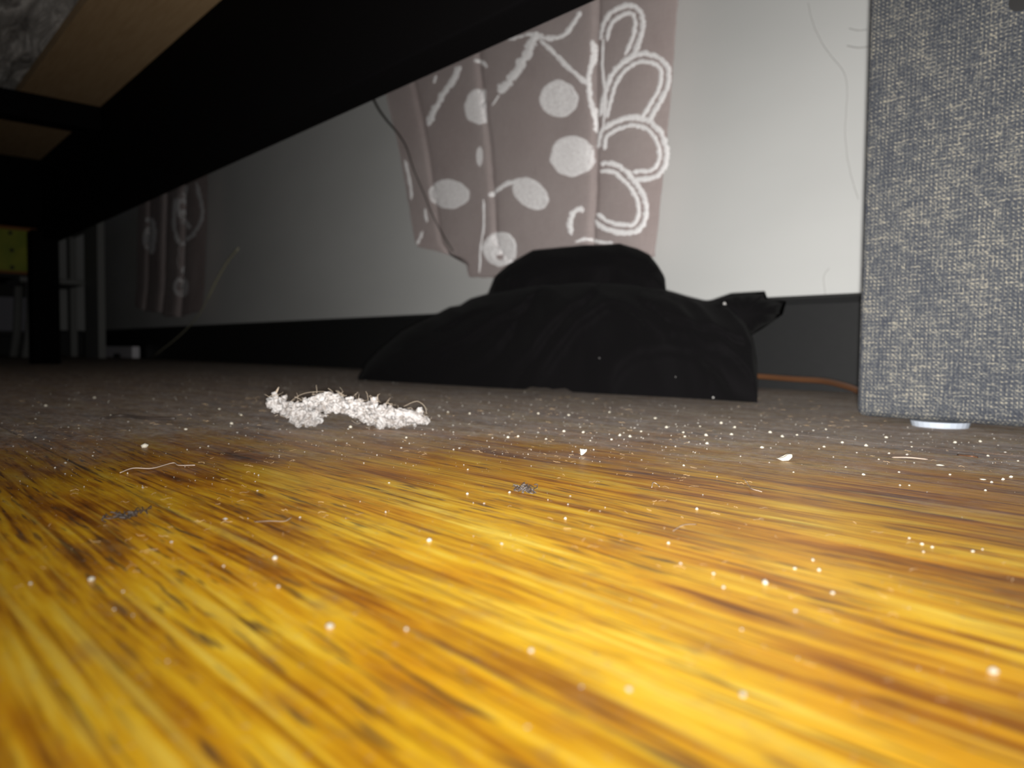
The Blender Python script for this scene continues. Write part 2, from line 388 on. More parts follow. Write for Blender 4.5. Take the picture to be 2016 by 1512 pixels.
# ------------------------------------------------------------------ curtains
def curtain(Yc, edgeL, edgeR, bottom, prof, top_py, label):
    """edges are tables py->px, bottom is a table u->py; returns (root cloth, surface function)"""
    def pt(px, py, d=0.0):
        l, r_ = interp(edgeL, py), interp(edgeR, py); u = (px-l)/(r_-l)
        q = onY(px, py, Yc); return Vector((q.x, Yc+prof(u, py)-d, q.z))
    bm = bmesh.new(); nu, nv = 150, 110; g_ = []
    for i in range(nu+1):
        u = i/nu; b = interp(bottom, u)+2.5*n1(u*25, 3.3); row = []
        for j in range(nv+1):
            py = top_py+(b-top_py)*(j/nv)**0.7
            l, r_ = interp(edgeL, py), interp(edgeR, py)
            row.append(bm.verts.new(pt(l+(r_-l)*u+1.5*n1(py*0.05, u*3, 5), py)))
        g_.append(row)
    for i in range(nu):
        for j in range(nv): bm.faces.new((g_[i][j], g_[i+1][j], g_[i+1][j+1], g_[i][j+1]))
    bmesh.ops.solidify(bm, geom=list(bm.faces), thickness=0.0006)
    # origin
    root = empty('curtain', Vector((onY(interp(edgeL, 300)*0.5+interp(edgeR, 300)*0.5, 300, Yc).x, Yc, 0.2)), label, 'curtain')
    obj('cloth', bm, CURT, root, smooth=True)
    return root, pt

def stroke(root, pt, pts, wpx, nm='printed_stem', mat=None, seed=0, double=False):
    base = catmull([Vector((x, y, 0)) for x, y in pts], 10)
    lines = [(0, wpx)] if not double else [(-wpx*0.42, wpx*0.62), (wpx*0.48, wpx*0.5)]
    bm = bmesh.new()
    for offc, wd in lines:
        prev = None
        for i, p in enumerate(base):
            a = base[max(i-1, 0)]; b = base[min(i+1, len(base)-1)]
            t = (b-a).normalized(); nn = Vector((-t.y, t.x, 0))
            tp = min(1, (i+1)/3, (len(base)-i)/3)
            ww = wd*0.5*tp*(1+0.8*n1(i*0.83, seed+0.37, offc))
            w2 = wd*0.5*tp*(1+0.8*n1(i*0.83, seed+9.41, offc))
            c = p+nn*offc
            cur = [bm.verts.new(pt((c-nn*ww).x, (c-nn*ww).y, 0.0007)), bm.verts.new(pt(c.x, c.y, 0.0016)), bm.verts.new(pt((c+nn*w2).x, (c+nn*w2).y, 0.0007))]
            if prev:
                bm.faces.new((prev[0], prev[1], cur[1], cur[0])); bm.faces.new((prev[1], prev[2], cur[2], cur[1]))
            prev = cur
    return obj(nm, bm, mat or MOTIF, root)
def blob(root, pt, cx, cy, rx, ry, rot=0, seed=0, nm='printed_dot', clip=None):
    bm = bmesh.new(); rings = []
    K = 36; cen = bm.verts.new(pt(cx, cy, 0.0010))
    for s in (0.33, 0.66, 0.88, 1.0):
        rg = []
        for k in range(K):
            a = 2*math.pi*k/K; rr = s*(1+(0.07*n1(math.cos(a)*2.5, math.sin(a)*2.5, seed) + 0.03*n1(a*9, seed)) if s == 1 else s/s*1.0)
            rr = s*(1+0.09*n1(math.cos(a)*2.5, math.sin(a)*2.5, seed)) if s > 0.8 else s
            x = rx*math.cos(a)*rr; y = ry*math.sin(a)*rr
            X = cx+x*math.cos(rot)-y*math.sin(rot); Y = cy+x*math.sin(rot)+y*math.cos(rot)
            if clip is not None: X = min(X, clip)
            rg.append(bm.verts.new(pt(X, Y, 0.0013 if 0.8 < s < 0.95 else 0.0009)))
        rings.append(rg)
    for k in range(K): bm.faces.new((cen, rings[0][k], rings[0][(k+1) % K]))
    for a, b in zip(rings, rings[1:]):
        for k in range(K): bm.faces.new((a[k], b[k], b[(k+1) % K], a[(k+1) % K]))
    return obj(nm, bm, MOTIFB, root)

def creases(cr, amp):
    def prof(u, py):
        y = 0.002*math.sin(u*9+py*0.002)+0.0015*n1(u*8, py*0.01)
        for c, a in cr:
            c2 = c+0.006*n1(py*0.012, c*10)
            d = u-c2
            y += a*math.exp(-(d/0.035)**2)*0.15
            y += a*0.7*math.exp(-abs(d)/0.006)
            y += a*0.22*(1/(1+math.exp(-d/0.004)))*math.exp(-max(d, 0)/0.12)
        return y
    return prof
EL = [(-900, 700), (100, 742), (200, 762), (300, 786), (400, 803), (480, 817), (505, 835), (512, 868), (560, 872)]
ER = [(-900, 1352), (0, 1334), (250, 1316), (490, 1291), (620, 1284)]
BOT = [(0, 486), (0.05, 492), (0.10, 502), (0.115, 545), (0.30, 548), (0.5, 530), (0.7, 515), (1, 505)]
cA, ptA = curtain(0.885, EL, ER, BOT, creases([(0.10, 0.007), (0.335, 0.009), (0.725, 0.012)], 1), -900,
                  'mauve grey curtain with white brushed flowers, hanging behind the black garment')
def c3(L_): return [(650+x/2.7, y/2.7) for x, y in L_]
petals = [
 [(1440, 210), (1455, 140), (1490, 85), (1560, 48), (1620, 60), (1636, 130), (1612, 230), (1580, 300)],
 [(1440, 620), (1465, 520), (1500, 420), (1560, 345), (1640, 305), (1730, 318), (1778, 375), (1768, 470), (1718, 560), (1665, 645)],
 [(1425, 790), (1445, 710), (1520, 662), (1620, 642), (1715, 685), (1768, 780), (1764, 870), (1710, 925), (1600, 935)],
 [(1425, 885), (1510, 893), (1590, 965), (1650, 1055), (1660, 1140), (1625, 1210), (1540, 1215), (1450, 1190), (1392, 1150)]]
for i, p in enumerate(petals):
    stroke(cA, ptA, c3(p), 17, 'printed_petal', seed=i*3, double=True)
stems = [([(1105, 170), (1060, 270), (1000, 370), (950, 440), (895, 490)], 17), ([(1120, 215), (1190, 280), (1260, 350), (1370, 450)], 9),
 ([(1100, 185), (1160, 205), (1240, 190), (1290, 130), (1330, 60)], 9), ([(1110, 175), (1040, 190), (950, 215)], 5),
 ([(690, 350), (640, 440), (570, 540), (510, 665)], 12), ([(760, 318), (800, 328), (832, 358)], 8), ([(560, 400), (545, 440)], 6),
 ([(1385, 210), (1390, 300), (1370, 400), (1375, 520), (1395, 620), (1400, 700)], 7), ([(1440, 200), (1440, 380), (1455, 520), (1440, 690)], 6),
 ([(1280, 1250), (1275, 1180), (1300, 1120), (1345, 1110)], 10), ([(840, 1040), (900, 1000), (950, 975), (1000, 965)], 9),
 ([(815, 1060), (818, 1200), (800, 1330), (790, 1450)], 4), ([(1300, 1285), (1360, 1270), (1420, 1285), (1500, 1290)], 6),
 ([(395, 850), (420, 960), (430, 1060)], 6), ([(500, 1110), (510, 1180)], 5), ([(490, 1230), (460, 1300)], 6), ([(900, 505), (860, 560)], 4)]
for i, (p, w_) in enumerate(stems): stroke(cA, ptA, c3(p), w_, seed=20+i)
for i, (x, y, rx, ry, rt) in enumerate([(1218, 525, 102, 97, 0.2), (1285, 830, 112, 108, 0), (905, 1325, 92, 92, -0.6), (628, 1030, 114, 78, 0.08), (1070, 1030, 108, 72, 0.62), (795, 832, 17, 52, 0)]):
    cx_, cy_ = c3([(x, y)])[0]; blob(cA, ptA, cx_, cy_, rx/2.7, ry/2.7, rt, i)
cx_, cy_ = c3([(795, 565)])[0]; blob(cA, ptA, cx_, cy_, 30, 35, 0.3, 9, clip=650+826/2.7)
stroke(cA, ptA, c3([(830, 1320), (870, 1260), (940, 1245), (985, 1300), (960, 1380), (900, 1400), (860, 1350), (900, 1310)]), 5, 'printed_swirl', seed=77)

EL2 = [(-900, 262), (400, 272), (560, 268), (620, 262)]; ER2 = [(-900, 412), (400, 409), (560, 404), (620, 398)]
cB, ptB = curtain(0.885, EL2, ER2, [(0, 600), (0.12, 612), (0.35, 614), (0.45, 624), (0.7, 622), (1, 612)], creases([(0.12, 0.02), (0.36, 0.03), (0.62, 0.03)], 1), -160,
                  'dim narrow curtain hanging further away near the room corner')
for i, (p, w_) in enumerate([([(285, 430), (300, 440), (302, 470), (296, 500)], 12), ([(365, 365), (352, 400), (356, 430), (372, 450)], 10), ([(385, 360), (398, 420), (380, 460), (356, 480), (354, 540)], 8), ([(345, 390), (342, 440), (350, 480)], 7)]):
    stroke(cB, ptB, p, w_, 'printed_stem', seed=50+i)
blob(cB, ptB, 355, 565, 14, 20, 0, 31); blob(cB, ptB, 292, 470, 12, 26, 0, 33)

# cord hanging from bed side down to curtain hem
bm = bmesh.new()
cp = [onY(x, y, 0.86) for x, y in [(716, 150), (740, 205), (760, 235), (783, 262), (800, 290), (815, 335), (835, 382), (850, 420), (872, 462), (892, 494)]]
cp[-1] = onY(892, 494, 0.872)
cc = catmull(cp, 6); tube(bm, cc, [0.0030-0.0019*min(1, i/(len(cc)*0.55)) for i in range(len(cc))], 6)
tag(origin_base(obj('hanging_cord', bm, CORD, smooth=True)), 'thin dark cord hanging diagonally in front of the flowered curtain', 'cord')

# ------------------------------------------------------------------ black garment heap
def depth_floor(px, py): return (onZ(px, py)-CAM).dot(FWD)
topT = [(705, 742), (722, 712), (745, 690), (790, 652), (830, 632), (862, 618), (885, 606), (905, 603), (925, 590), (960, 580), (1050, 562), (1150, 556), (1250, 562), (1305, 572), (1350, 585), (1394, 596), (1430, 603), (1462, 630), (1480, 665), (1489, 710), (1492, 760), (1490, 790)]
botT = [(705, 749), (850, 758), (1040, 769), (1200, 778), (1350, 786), (1492, 795)]
gbm = bmesh.new()
RIDGES = [  # (path in the picture of the heap, width px, height m)
 ([(960, 775), (1000, 740), (1050, 680), (1100, 620), (1160, 572)], 26, 0.020),
 ([(1040, 765), (1085, 700), (1140, 630), (1200, 596), (1260, 615), (1300, 660)], 20, 0.018),
 ([(720, 745), (800, 715), (880, 680), (950, 640), (1030, 590)], 24, 0.016),
 ([(830, 762), (900, 735), (960, 695), (1000, 650)], 18, 0.014),
 ([(1190, 785), (1215, 725), (1270, 690), (1350, 690), (1420, 730), (1450, 790)], 24, 0.018),
 ([(1270, 590), (1340, 625), (1410, 640), (1480, 665)], 18, 0.014),
 ([(1300, 650), (1370, 665), (1440, 690), (1488, 740)], 16, 0.012),
 ([(870, 640), (930, 612), (985, 600)], 14, 0.012),
 ([(1010, 560), (1080, 545), (1180, 530), (1250, 545), (1305, 565)], 16, 0.016),
 ([(985, 545), (1050, 520), (1130, 510), (1220, 505), (1280, 525)], 13, 0.010)]
RIDGES = [([(p.x, p.y) for p in catmull([(a, b, 0) for a, b in pl], 5)], w_, h_) for pl, w_, h_ in RIDGES]
def ridge_h(px, py):
    tot = 0
    for pl, w_, h_ in RIDGES:
        best = 1e9; sg = 1
        for (ax, ay), (bx, by) in zip(pl, pl[1:]):
            dx, dy = bx-ax, by-ay; t = max(0, min(1, ((px-ax)*dx+(py-ay)*dy)/(dx*dx+dy*dy)))
            ex, ey = px-ax-t*dx, py-ay-t*dy; d = math.hypot(ex, ey)
            if d < best: best = d; sg = 1 if (dx*ey-dy*ex) > 0 else -1
        ww = w_*(0.45 if sg > 0 else 1.3)
        tot = max(tot, h_*math.exp(-(best/ww)**2))
    return tot
def shell(px0, px1, top, base, thick, nu, nv, lift=0.0, fold=1.0, z0=0.0, seed=0, dshift=0.0, back=1.0):
    grid = []
    for i in range(nu+1):
        px = px0+(px1-px0)*i/nu
        yb_, yt = interp(base, px), interp(top, px)
        dF = depth_floor(px, yb_)+dshift
        hT = max((atD(px, yt, dF+thick)).z, z0+0.001)
        edge = min(1, (px-px0)/40, (px1-px)/40); edge = max(edge, 0)**0.5
        row = []
        for j in range(nv+1):
            w_ = j/nv*2.0   # 0..1 front, 1..2 back
            if w_ <= 1:
                a = w_*math.pi/2; dd = dF+thick*(1-math.cos(a)**0.8); zz = z0+(hT-z0)*math.sin(a)**0.85
            else:
                a = (w_-1)*math.pi/2; dd = dF+thick+thick*back*math.sin(a); zz = z0+(hT-z0)*math.cos(a)
            base_p = atD(px, 760, 1.0)-CAM; dirh = Vector((base_p.x, base_p.y, 0))
            p = Vector((0, 0, 0))+dirh*dd+Vector((0, 0, zz))
            # folds
            s = (px-px0)/200.0; q = w_*1.4
            f1 = 1-abs(n1(s*1.6+q*0.9, q*0.7-s*0.5, seed))*2.6
            f2 = 1-abs(n1(s*4.2+q*1.9, q*1.2-s*1.6, seed+3))*2.2
            rel = p-CAM; dep = rel.dot(FWD); qx = CX+F_PX*rel.dot(RGT)/dep; qy = CY-F_PX*rel.dot(UPV)/dep
            hgt = ((0.006*f1+0.005*f2)*fold+(1.5*ridge_h(qx, qy)-0.008))*math.sin(min(w_, 1)*math.pi/2)**0.5*edge
            nrm = (-dirh*math.cos(min(w_, 1)*math.pi/2)).normalized() if w_ < 1 else Vector((0, 0, 0))
            p += -dirh.normalized()*hgt*max(0, 1-w_)**0.5*1.1 if w_ < 1 else Vector()
            if w_ < 0.95: p.z += -0.004*abs(f1)*fold*edge*math.sin(w_*math.pi)
            p.z = max(p.z, 0.001+(0.0038*min(1, 2.2*max(0, 1-((px-1080)/48)**2))*(0.8+0.5*n1(px*0.05)) if (w_ < 1.0 and seed == 1) else 0))
            row.append(gbm.verts.new(p))
        grid.append(row)
    for i in range(nu):
        for j in range(nv): gbm.faces.new((grid[i][j], grid[i+1][j], grid[i+1][j+1], grid[i][j+1]))
shell(705, 1492, topT, botT, 0.09, 220, 64, seed=1)
topB = [(945, 606), (955, 590), (972, 547), (1000, 522), (1046, 495), (1100, 489), (1149, 485), (1190, 484), (1216, 482), (1250, 492), (1274, 503), (1292, 526), (1305, 547), (1308, 575), (1312, 600)]
botB = [(940, 763), (1040, 769), (1312, 784)]
shell(945, 1312, topB, botB, 0.05, 110, 34, z0=0.03, fold=0.8, seed=11, dshift=0.06)
# pointed flap sticking out at the right
def flap(poly, d0, th):
    cxp = sum(p[0] for p in poly)/len(poly); cyp = sum(p[1] for p in poly)/len(poly)
    cf = gbm.verts.new(atD(cxp, cyp, d0-th)); cb = gbm.verts.new(atD(cxp, cyp, d0+th))
    dense = []
    for a, b in zip(poly, poly[1:]+poly[:1]):
        for k in range(4): dense.append((a[0]+(b[0]-a[0])*k/4, a[1]+(b[1]-a[1])*k/4))
    rim = [gbm.verts.new(atD(x, y, d0+0.004*n1(x*0.03, y*0.03))) for x, y in dense]
    mf_ = [gbm.verts.new(atD(cxp+(x-cxp)*0.6, cyp+(y-cyp)*0.6, d0-th*(0.75+0.4*n1(x*0.05, y*0.05, 4)))) for x, y in dense]
    mb_ = [gbm.verts.new(atD(cxp+(x-cxp)*0.6, cyp+(y-cyp)*0.6, d0+th*0.75)) for x, y in dense]
    n = len(rim)
    for k in range(n):
        k2 = (k+1) % n
        gbm.faces.new((cf, mf_[k], mf_[k2])); gbm.faces.new((mf_[k], rim[k], rim[k2], mf_[k2]))
        gbm.faces.new((cb, mb_[k2], mb_[k])); gbm.faces.new((mb_[k2], rim[k2], rim[k], mb_[k]))
flap([(1370, 612), (1400, 592), (1440, 578), (1506, 574), (1511, 588), (1548, 594), (1541, 619), (1512, 640), (1480, 660), (1450, 690), (1380, 680)], 0.80, 0.03)
gar = tag(origin_base(obj('black_garment', gbm, COTTON, smooth=True)), 'crumpled black cotton garment heaped on the floor against the baseboard', 'clothing')
bm = bmesh.new()
for (x, y, s) in [(1426, 598, 8), (960, 609, 4), (1286, 626, 3), (1322, 633, 3), (1441, 658, 4), (1469, 645, 3), (1038, 612, 2), (1330, 742, 2), (1404, 783, 5), (1310, 615, 2), (1180, 705, 2), (1100, 665, 2), (1450, 700, 2)]:
    d = depth_floor(x, interp(botT, x)); t = (interp(botT, x)-y)/(interp(botT, x)-min(interp(topT, x), y-1))
    c = atD(x, y, d+0.075*max(0, min(1, t))**2-0.012); r_ = s*0.0003
    if s == 8: c = atD(x, y, 0.77)
    res = bmesh.ops.create_icosphere(bm, subdivisions=1, radius=r_)
    for v in res['verts']: v.co = v.co*R.uniform(0.5, 1.0)+c
lf = obj('lint_speck', bm, HAIRW, gar); lf['kind'] = 'stuff'

# ------------------------------------------------------------------ ottoman
ot_x, ot_y = -0.236, 0.53
ot = empty('storage_ottoman', (ot_x+0.2, ot_y+0.18, 0), 'grey woven linen storage ottoman standing on the floor at right', 'ottoman')
bm = bmesh.new(); box(bm, ot_x, ot_x+0.40, ot_y, ot_y+0.36, 0.0035, 0.36, 0.007, 3)
obj('body', bm, LINEN, ot, smooth=False)
bm = bmesh.new(); box(bm, ot_x-0.002, ot_x+0.402, ot_y-0.002, ot_y+0.362, 0.362, 0.41, 0.008, 3)
obj('lid', bm, LINEN, ot)
for sx in (ot_x+0.052, ot_x+0.35):
    for sy in (ot_y+0.008, ot_y+0.33):
        bm = bmesh.new(); bmesh.ops.create_cone(bm, segments=28, radius1=0.0165, radius2=0.0175, depth=0.0036, cap_ends=True)
        for v in bm.verts: v.co += Vector((sx, sy, 0.0018))
        fo = obj('glide_foot', bm, GLIDE, ot); fo['label'] = 'white plastic glide foot'
tb_ = bmesh.new(); pc = onY(2012, 4, ot_y)
bmesh.ops.create_cone(tb_, segments=24, radius1=0.006, radius2=0.0045, depth=0.004, cap_ends=True)
for v in tb_.verts: v.co = Vector((pc.x+v.co.x, pc.y-0.001+v.co.z, pc.z+v.co.y))
e_ = obj('eyelet', tb_, DKPL, ot); e_['label'] = 'dark round eyelet'

# brown cable
bm = bmesh.new()
pts = []
for x, y, Yp in [(1400, 735, 0.87), (1497, 741, 0.86), (1560, 746, 0.84), (1620, 750, 0.815), (1665, 760, 0.78), (1700, 772, 0.75), (1760, 786, 0.70)]:
    q = onY(x, y, Yp); pts.append((q.x, q.y, max(q.z, 0.0037)))
tube(bm, catmull(pts, 8), 0.0036, 8)
tag(origin_base(obj('power_cable', bm, CABLE, smooth=True)), 'thin brown cable running along the floor between black garment and ottoman', 'cable')

# ------------------------------------------------------------------ far left things
def glue(px, py_, Y): return onY(px, py_, Y)
# child's chair by the corner
ch = empty('childs_chair', (-3.50, 0.65, 0), 'pale grey slatted small chair in the dark far corner', 'chair')
a = onY(173, 600, 0.85); b = onY(200, 600, 0.85)
bx0, bx1 = a.x, b.x
if bx0 > bx1: bx0, bx1 = bx1, bx0
def part(name, mat, par, *bx, bev=0.002):
    bm = bmesh.new(); box(bm, *bx, bev); return obj(name, bm, mat, par)
cx0 = onY(172, 600, 0.76).x; cx1 = onY(199, 600, 0.76).x
part('leg', CHP, ch, cx0, cx1, 0.75, 0.775, 0, 0.62)
part('leg', CHP, ch, cx0-0.30, cx0-0.30+0.06, 0.75, 0.775, 0, 0.62)
part('seat', CHP, ch, cx0-0.30, cx0+0.02, 0.53, 0.748, 0.285, 0.305)
for fx in (cx0-0.27, cx0-0.005):
    bm = bmesh.new(); tube(bm, catmull([(fx, 0.57, 0.286), (fx+0.012, 0.565, 0.2), (fx+0.01, 0.56, 0.1), (fx-0.012, 0.55, 0.0)], 5), 0.016, 8); obj('leg', bm, CHP, ch)
part('top_rail', CHP, ch, cx0-0.24, cx0, 0.753, 0.772, 0.50, 0.58)

sh = empty('low_shelf', (-3.85, 0.38, 0), 'dark low shelf unit beyond the bed leg holding two boxes', 'shelf')
sx0, sx1, sy0, sy1 = -4.15, -3.74, 0.10, 0.70
part('side_panel', SHELF, sh, sx0, sx1, sy0, sy0+0.018, 0, 0.60); part('side_panel', SHELF, sh, sx0, sx1, sy1-0.018, sy1, 0, 0.60)
part('back_panel', SHELF, sh, sx0-0.008, sx0-0.001, sy0, sy1, 0.0, 0.60)
zs1 = (onY(40, 652, 0.5)).z; 
p_y = atD(36, 535, 3.08); p_g = atD(30, 651, 3.08)
part('shelf_board', SHELF, sh, sx0, sx1-0.002, sy0+0.018, sy1-0.018, p_g.z-0.018, p_g.z)
part('shelf_board', SHELF, sh, sx0, sx1-0.002, sy0+0.018, sy1-0.018, p_y.z-0.018, p_y.z)
part('shelf_board', SHELF, sh, sx0, sx1-0.002, sy0+0.018, sy1-0.018, 0.582, 0.60)
def onX(px, py, X):
    d = ray(px, py); return CAM+d*((X-CAM.x)/d.x)
FX = -3.78
yr_ = onX(73, 490, FX); yt_ = onX(36, 447, FX)
yl = yr_.y-0.19
tin = empty('lime_tin', ((FX-0.1), (yr_.y+yl)/2, p_y.z), 'lime yellow box with rusty orange rim and dark dots on upper shelf', 'box')
part('body', YEL, tin, FX-0.20, FX, yl, yr_.y, p_y.z, yt_.z, bev=0.006)
h0, h1 = p_y.z, yt_.z
bm = bmesh.new()
for bx in ((FX-0.001, FX+0.003, yl, yr_.y, h1-0.014, h1), (FX-0.001, FX+0.003, yl, yr_.y, h0, h0+0.014), (FX-0.001, FX+0.003, yr_.y-0.014, yr_.y, h0+0.014, h1-0.014), (FX-0.001, FX+0.003, yl, yl+0.014, h0+0.014, h1-0.014)): box(bm, *bx, 0.001)
obj('rim', bm, ORG, tin)['label'] = 'rusty orange rim'
for fy, fz in [(0.12, 0.14), (0.52, 0.14), (0.88, 0.14), (0.12, 0.86), (0.52, 0.50), (0.90, 0.84), (0.50, 0.86)]:
    bm = bmesh.new(); bmesh.ops.create_cone(bm, segments=12, radius1=0.008, radius2=0.007, depth=0.004, cap_ends=True)
    for v in bm.verts: v.co = Vector((FX+0.003+v.co.z, yl+(yr_.y-yl)*fy+v.co.x, h0+(h1-h0)*fz+v.co.y))
    obj('dot', bm, DKPL, tin)
gr_ = onX(60, 620, FX); gt = onX(30, 585, FX)
bm = bmesh.new(); box(bm, FX-0.18, FX, gr_.y-0.22, gr_.y, p_g.z, gt.z, 0.004)
gb = tag(origin_base(obj('grey_box', bm, GRB)), 'plain grey box standing on the shelf below the lime box', 'box')

# small white plastic box on the floor near baseboard
wp0 = onY(208, 700, 0.875); wp1 = onY(262, 700, 0.875)
wb = empty('adapter_box', ((wp0.x+wp1.x)/2, 0.885, 0), 'small white plastic box on the floor at the foot of the baseboard', 'adapter')
part('shell', WPL, wb, wp0.x, wp1.x, 0.872, 0.90, 0.0, 0.046, bev=0.004)
xm = (wp0.x+wp1.x)/2
part('notch', DKPL, wb, xm-0.05, xm+0.04, 0.868, 0.8735, 0.0005, 0.016, bev=0.001)

# straw leaning up from the floor
bm = bmesh.new()
sp = [onY(x, y, 0.80) for x, y in [(470, 488), (448, 515), (425, 555), (405, 596), (385, 628), (352, 662), (312, 694)]]
cc = catmull(sp, 6); n_ = len(cc)
end = Vector((cc[-1].x-0.10, 0.80, 0.001)); cc.append(end)
tube(bm, cc, [0.0040 if 0.02 < i/n_ < 0.45 else (0.0020 if i/n_ >= 0.45 else 0.002) for i in range(len(cc))], 6)
tag(origin_base(obj('straw', bm, STRAW, smooth=True)), 'thin pale dry stalk curving up from the floor before the wall', 'stalk')

# hairs caught on the wall by the ottoman
def hair(pts, label, r=0.00038, Y=WY-0.0006, grp=None):
    bm = bmesh.new(); tube(bm, [onY(x+1.5*n1(y*0.05), y, Y) for x, y, _ in catmull([(a_, b_, 0) for a_, b_ in pts], 8)], r, 4)
    tag(origin_base(obj('hair', bm, HAIRW)), label, 'hair', grp)
hair([(1590, 5), (1606, 60), (1632, 105), (1660, 140), (1668, 180), (1664, 260), (1672, 330), (1690, 392)], 'long wavy grey hair stuck to the wall left of the ottoman')
hair([(1632, 528), (1622, 545), (1625, 580)], 'short curled hair stuck low on the wall near the baseboard', 0.0004)
hair([(1668, 90), (1690, 94), (1712, 92)], 'lower horizontal fibre near the top of the ottoman edge', 0.0006)
hair([(1672, 56), (1690, 60), (1708, 58)], 'upper short fibre near the top of the ottoman edge', 0.0005)

# ------------------------------------------------------------------ white fluff on the floor
d0 = depth_floor(700, 843)
pxm = d0/F_PX
topF = [(530, 786), (540, 776), (556, 784), (580, 792), (606, 786), (628, 772), (655, 772), (690, 780), (712, 788), (735, 790), (760, 795), (790, 803), (820, 808), (846, 828)]
botF = [(530, 800), (545, 815), (575, 828), (585, 840), (625, 842), (640, 822), (656, 813), (690, 820), (712, 834), (735, 842), (760, 847), (800, 840), (846, 834)]
root = empty('white_fluff', (onZ(690, 838).x, onZ(690, 838).y, 0), 'torn white fluffy wad arched on the dusty floor before the garment', 'fluff')
bm = bmesh.new()
for i in range(420):
    px = R.uniform(532, 842); a_, b_ = interp(topF, px), interp(botF, px)
    rr = R.uniform(4, 10); rr = min(rr, (b_-a_)*0.48)
    py = R.uniform(a_+rr*0.8, b_-rr*0.8) if b_-a_ > 2*rr else (a_+b_)/2
    d = depth_floor(px, 845)+R.uniform(-0.005, 0.007)
    c = atD(px, py, d); c.z = max(c.z, rr*pxm*0.8)
    rm_ = Matrix.Rotation(R.uniform(0, 6.28), 3, 'Z') @ Matrix.Rotation(R.uniform(-1.2, 1.2), 3, 'X') @ Matrix.Rotation(R.uniform(-1.2, 1.2), 3, 'Y')
    res = bmesh.ops.create_icosphere(bm, subdivisions=2, radius=rr*pxm)
    for v in res['verts']:
        q = v.co.copy(); k = 1+0.30*n1(q.x*900+i, q.y*900, q.z*900)
        v.co = rm_ @ Vector((q.x*k*1.35, q.y*k*1.0, q.z*k*0.55))+c
for (x, y, r_) in [(736, 790, 8), (709, 791, 6), (541, 778, 6), (560, 784, 5.5), (600, 788, 5), (826, 810, 8)]:
    res = bmesh.ops.create_icosphere(bm, subdivisions=2, radius=r_*pxm)
    c = atD(x, y, d0)
    for v in res['verts']: v.co = Vector((v.co.x, v.co.y, v.co.z*1.2))*(1+0.2*n1(v.co.x*900, v.co.z*900))+c
fo = obj('wad', bm, FLUFF, root, smooth=True)
rm = fo.modifiers.new('remesh', 'REMESH'); rm.mode = 'VOXEL'; rm.voxel_size = 0.0005; rm.use_smooth_shade = True
tx = bpy.data.textures.new('fluff_noise', 'CLOUDS'); tx.noise_scale = 0.0016; tx.noise_depth = 3
dm = fo.modifiers.new('disp', 'DISPLACE'); dm.texture = tx; dm.strength = 0.0024; dm.mid_level = 0.5
bm = bmesh.new()
for i in range(130):
    px = R.uniform(532, 846); a_, b_ = interp(topF, px), interp(botF, px)
    s = atD(px, R.choice([a_, b_, R.uniform(a_, b_)]), depth_floor(px, 845)+R.uniform(-0.006, 0.006))
    if s.z < 0.001: s.z = 0.001
    dr = Vector((R.uniform(-1, 1), R.uniform(-1, 1), R.uniform(-0.2, 1))).normalized(); ln = R.uniform(0.002, 0.006)
    k2 = Vector((R.uniform(-1, 1), R.uniform(-1, 1), R.uniform(-0.6, 0.6)))*ln*0.4
    pts_ = [s, s+dr*ln*0.5+k2, s+dr*ln]
    for p in pts_: p.z = max(p.z, 0.0004)
    tube(bm, pts_, 0.00010, 3)
tube(bm, [atD(540, 780, d0), atD(546, 768, d0), atD(549, 762, d0)], [0.0008, 0.0005, 0.0002], 5)
tube(bm, catmull([atD(572, 790, d0), atD(590, 778, d0), atD(612, 772, d0), atD(640, 771, d0)], 5), 0.00011, 4)
tube(bm, catmull([atD(795, 800, d0), atD(820, 790, d0), atD(836, 800, d0), atD(840, 815, d0)], 5), 0.00011, 4)
obj('loose_fibre', bm, LINTM, root)['kind'] = 'stuff'

# ------------------------------------------------------------------ crumbs: the bigger ones one by one
def crumb(px, py, size, label, grp=None, flat=1.0, aspect=1.0, name='crumb', mat=None, spiky=0.25):
    c = onZ(px, py); d = (c-CAM).dot(FWD); r = size*0.40*d/F_PX
    bm = bmesh.new(); bmesh.ops.create_icosphere(bm, subdivisions=1, radius=1.0); sd = R.uniform(0, 99)
    for v in bm.verts:
        k = 1+spiky*n1(v.co.x*1.4+sd, v.co.y*1.4, v.co.z*1.4)*2
        p = v.co*k
        h = RGT*p.x*r*aspect+_f0*p.y*r*1.2; h.z = 0
        v.co = h+Vector((0, 0, max(p.z, -0.15)*r*flat+r*flat*0.15))
    o = obj(name, bm, mat or CRUMB, smooth=True); o.location = (c.x, c.y, 0.0)
    return tag(o, label, 'crumb', grp)
crumb(285, 881, 20, 'white oval crumb lying just left above the pale thread')
crumb(845, 1065, 17, 'white crumb alone on the bright boards below the picture centre')
crumb(650, 1236, 23, 'large blurry white crumb on the near golden boards')
crumb(180, 1143, 19, 'white crumb on the golden boards near the left edge')
crumb(541, 1100, 16, 'pale crumb right of the dark dirt patch on the boards')
crumb(1045, 1282, 16, 'pale round crumb on the brightest near board')
crumb(1238, 1358, 19, 'pale round crumb, left one of a blurry near pair')
crumb(1463, 1369, 19, 'pale round crumb, right one of a blurry near pair')
crumb(1955, 1324, 24, 'blurry beige crumb near the bottom right corner')
crumb(1506, 1149, 16, 'white crumb on the orange board at right, larger of two')
crumb(1639, 1168, 12, 'white upright crumb on the orange board at right')
crumb(1404, 784, 12, 'bright white crumb touching the lower front of the garment')
crumb(735, 742, 12, 'grey white crumb beside the left end of the garment', flat=0.4, aspect=1.4)
crumb(1850, 916, 16, 'flat white crumb below the ottoman foot', flat=0.3, aspect=1.3)
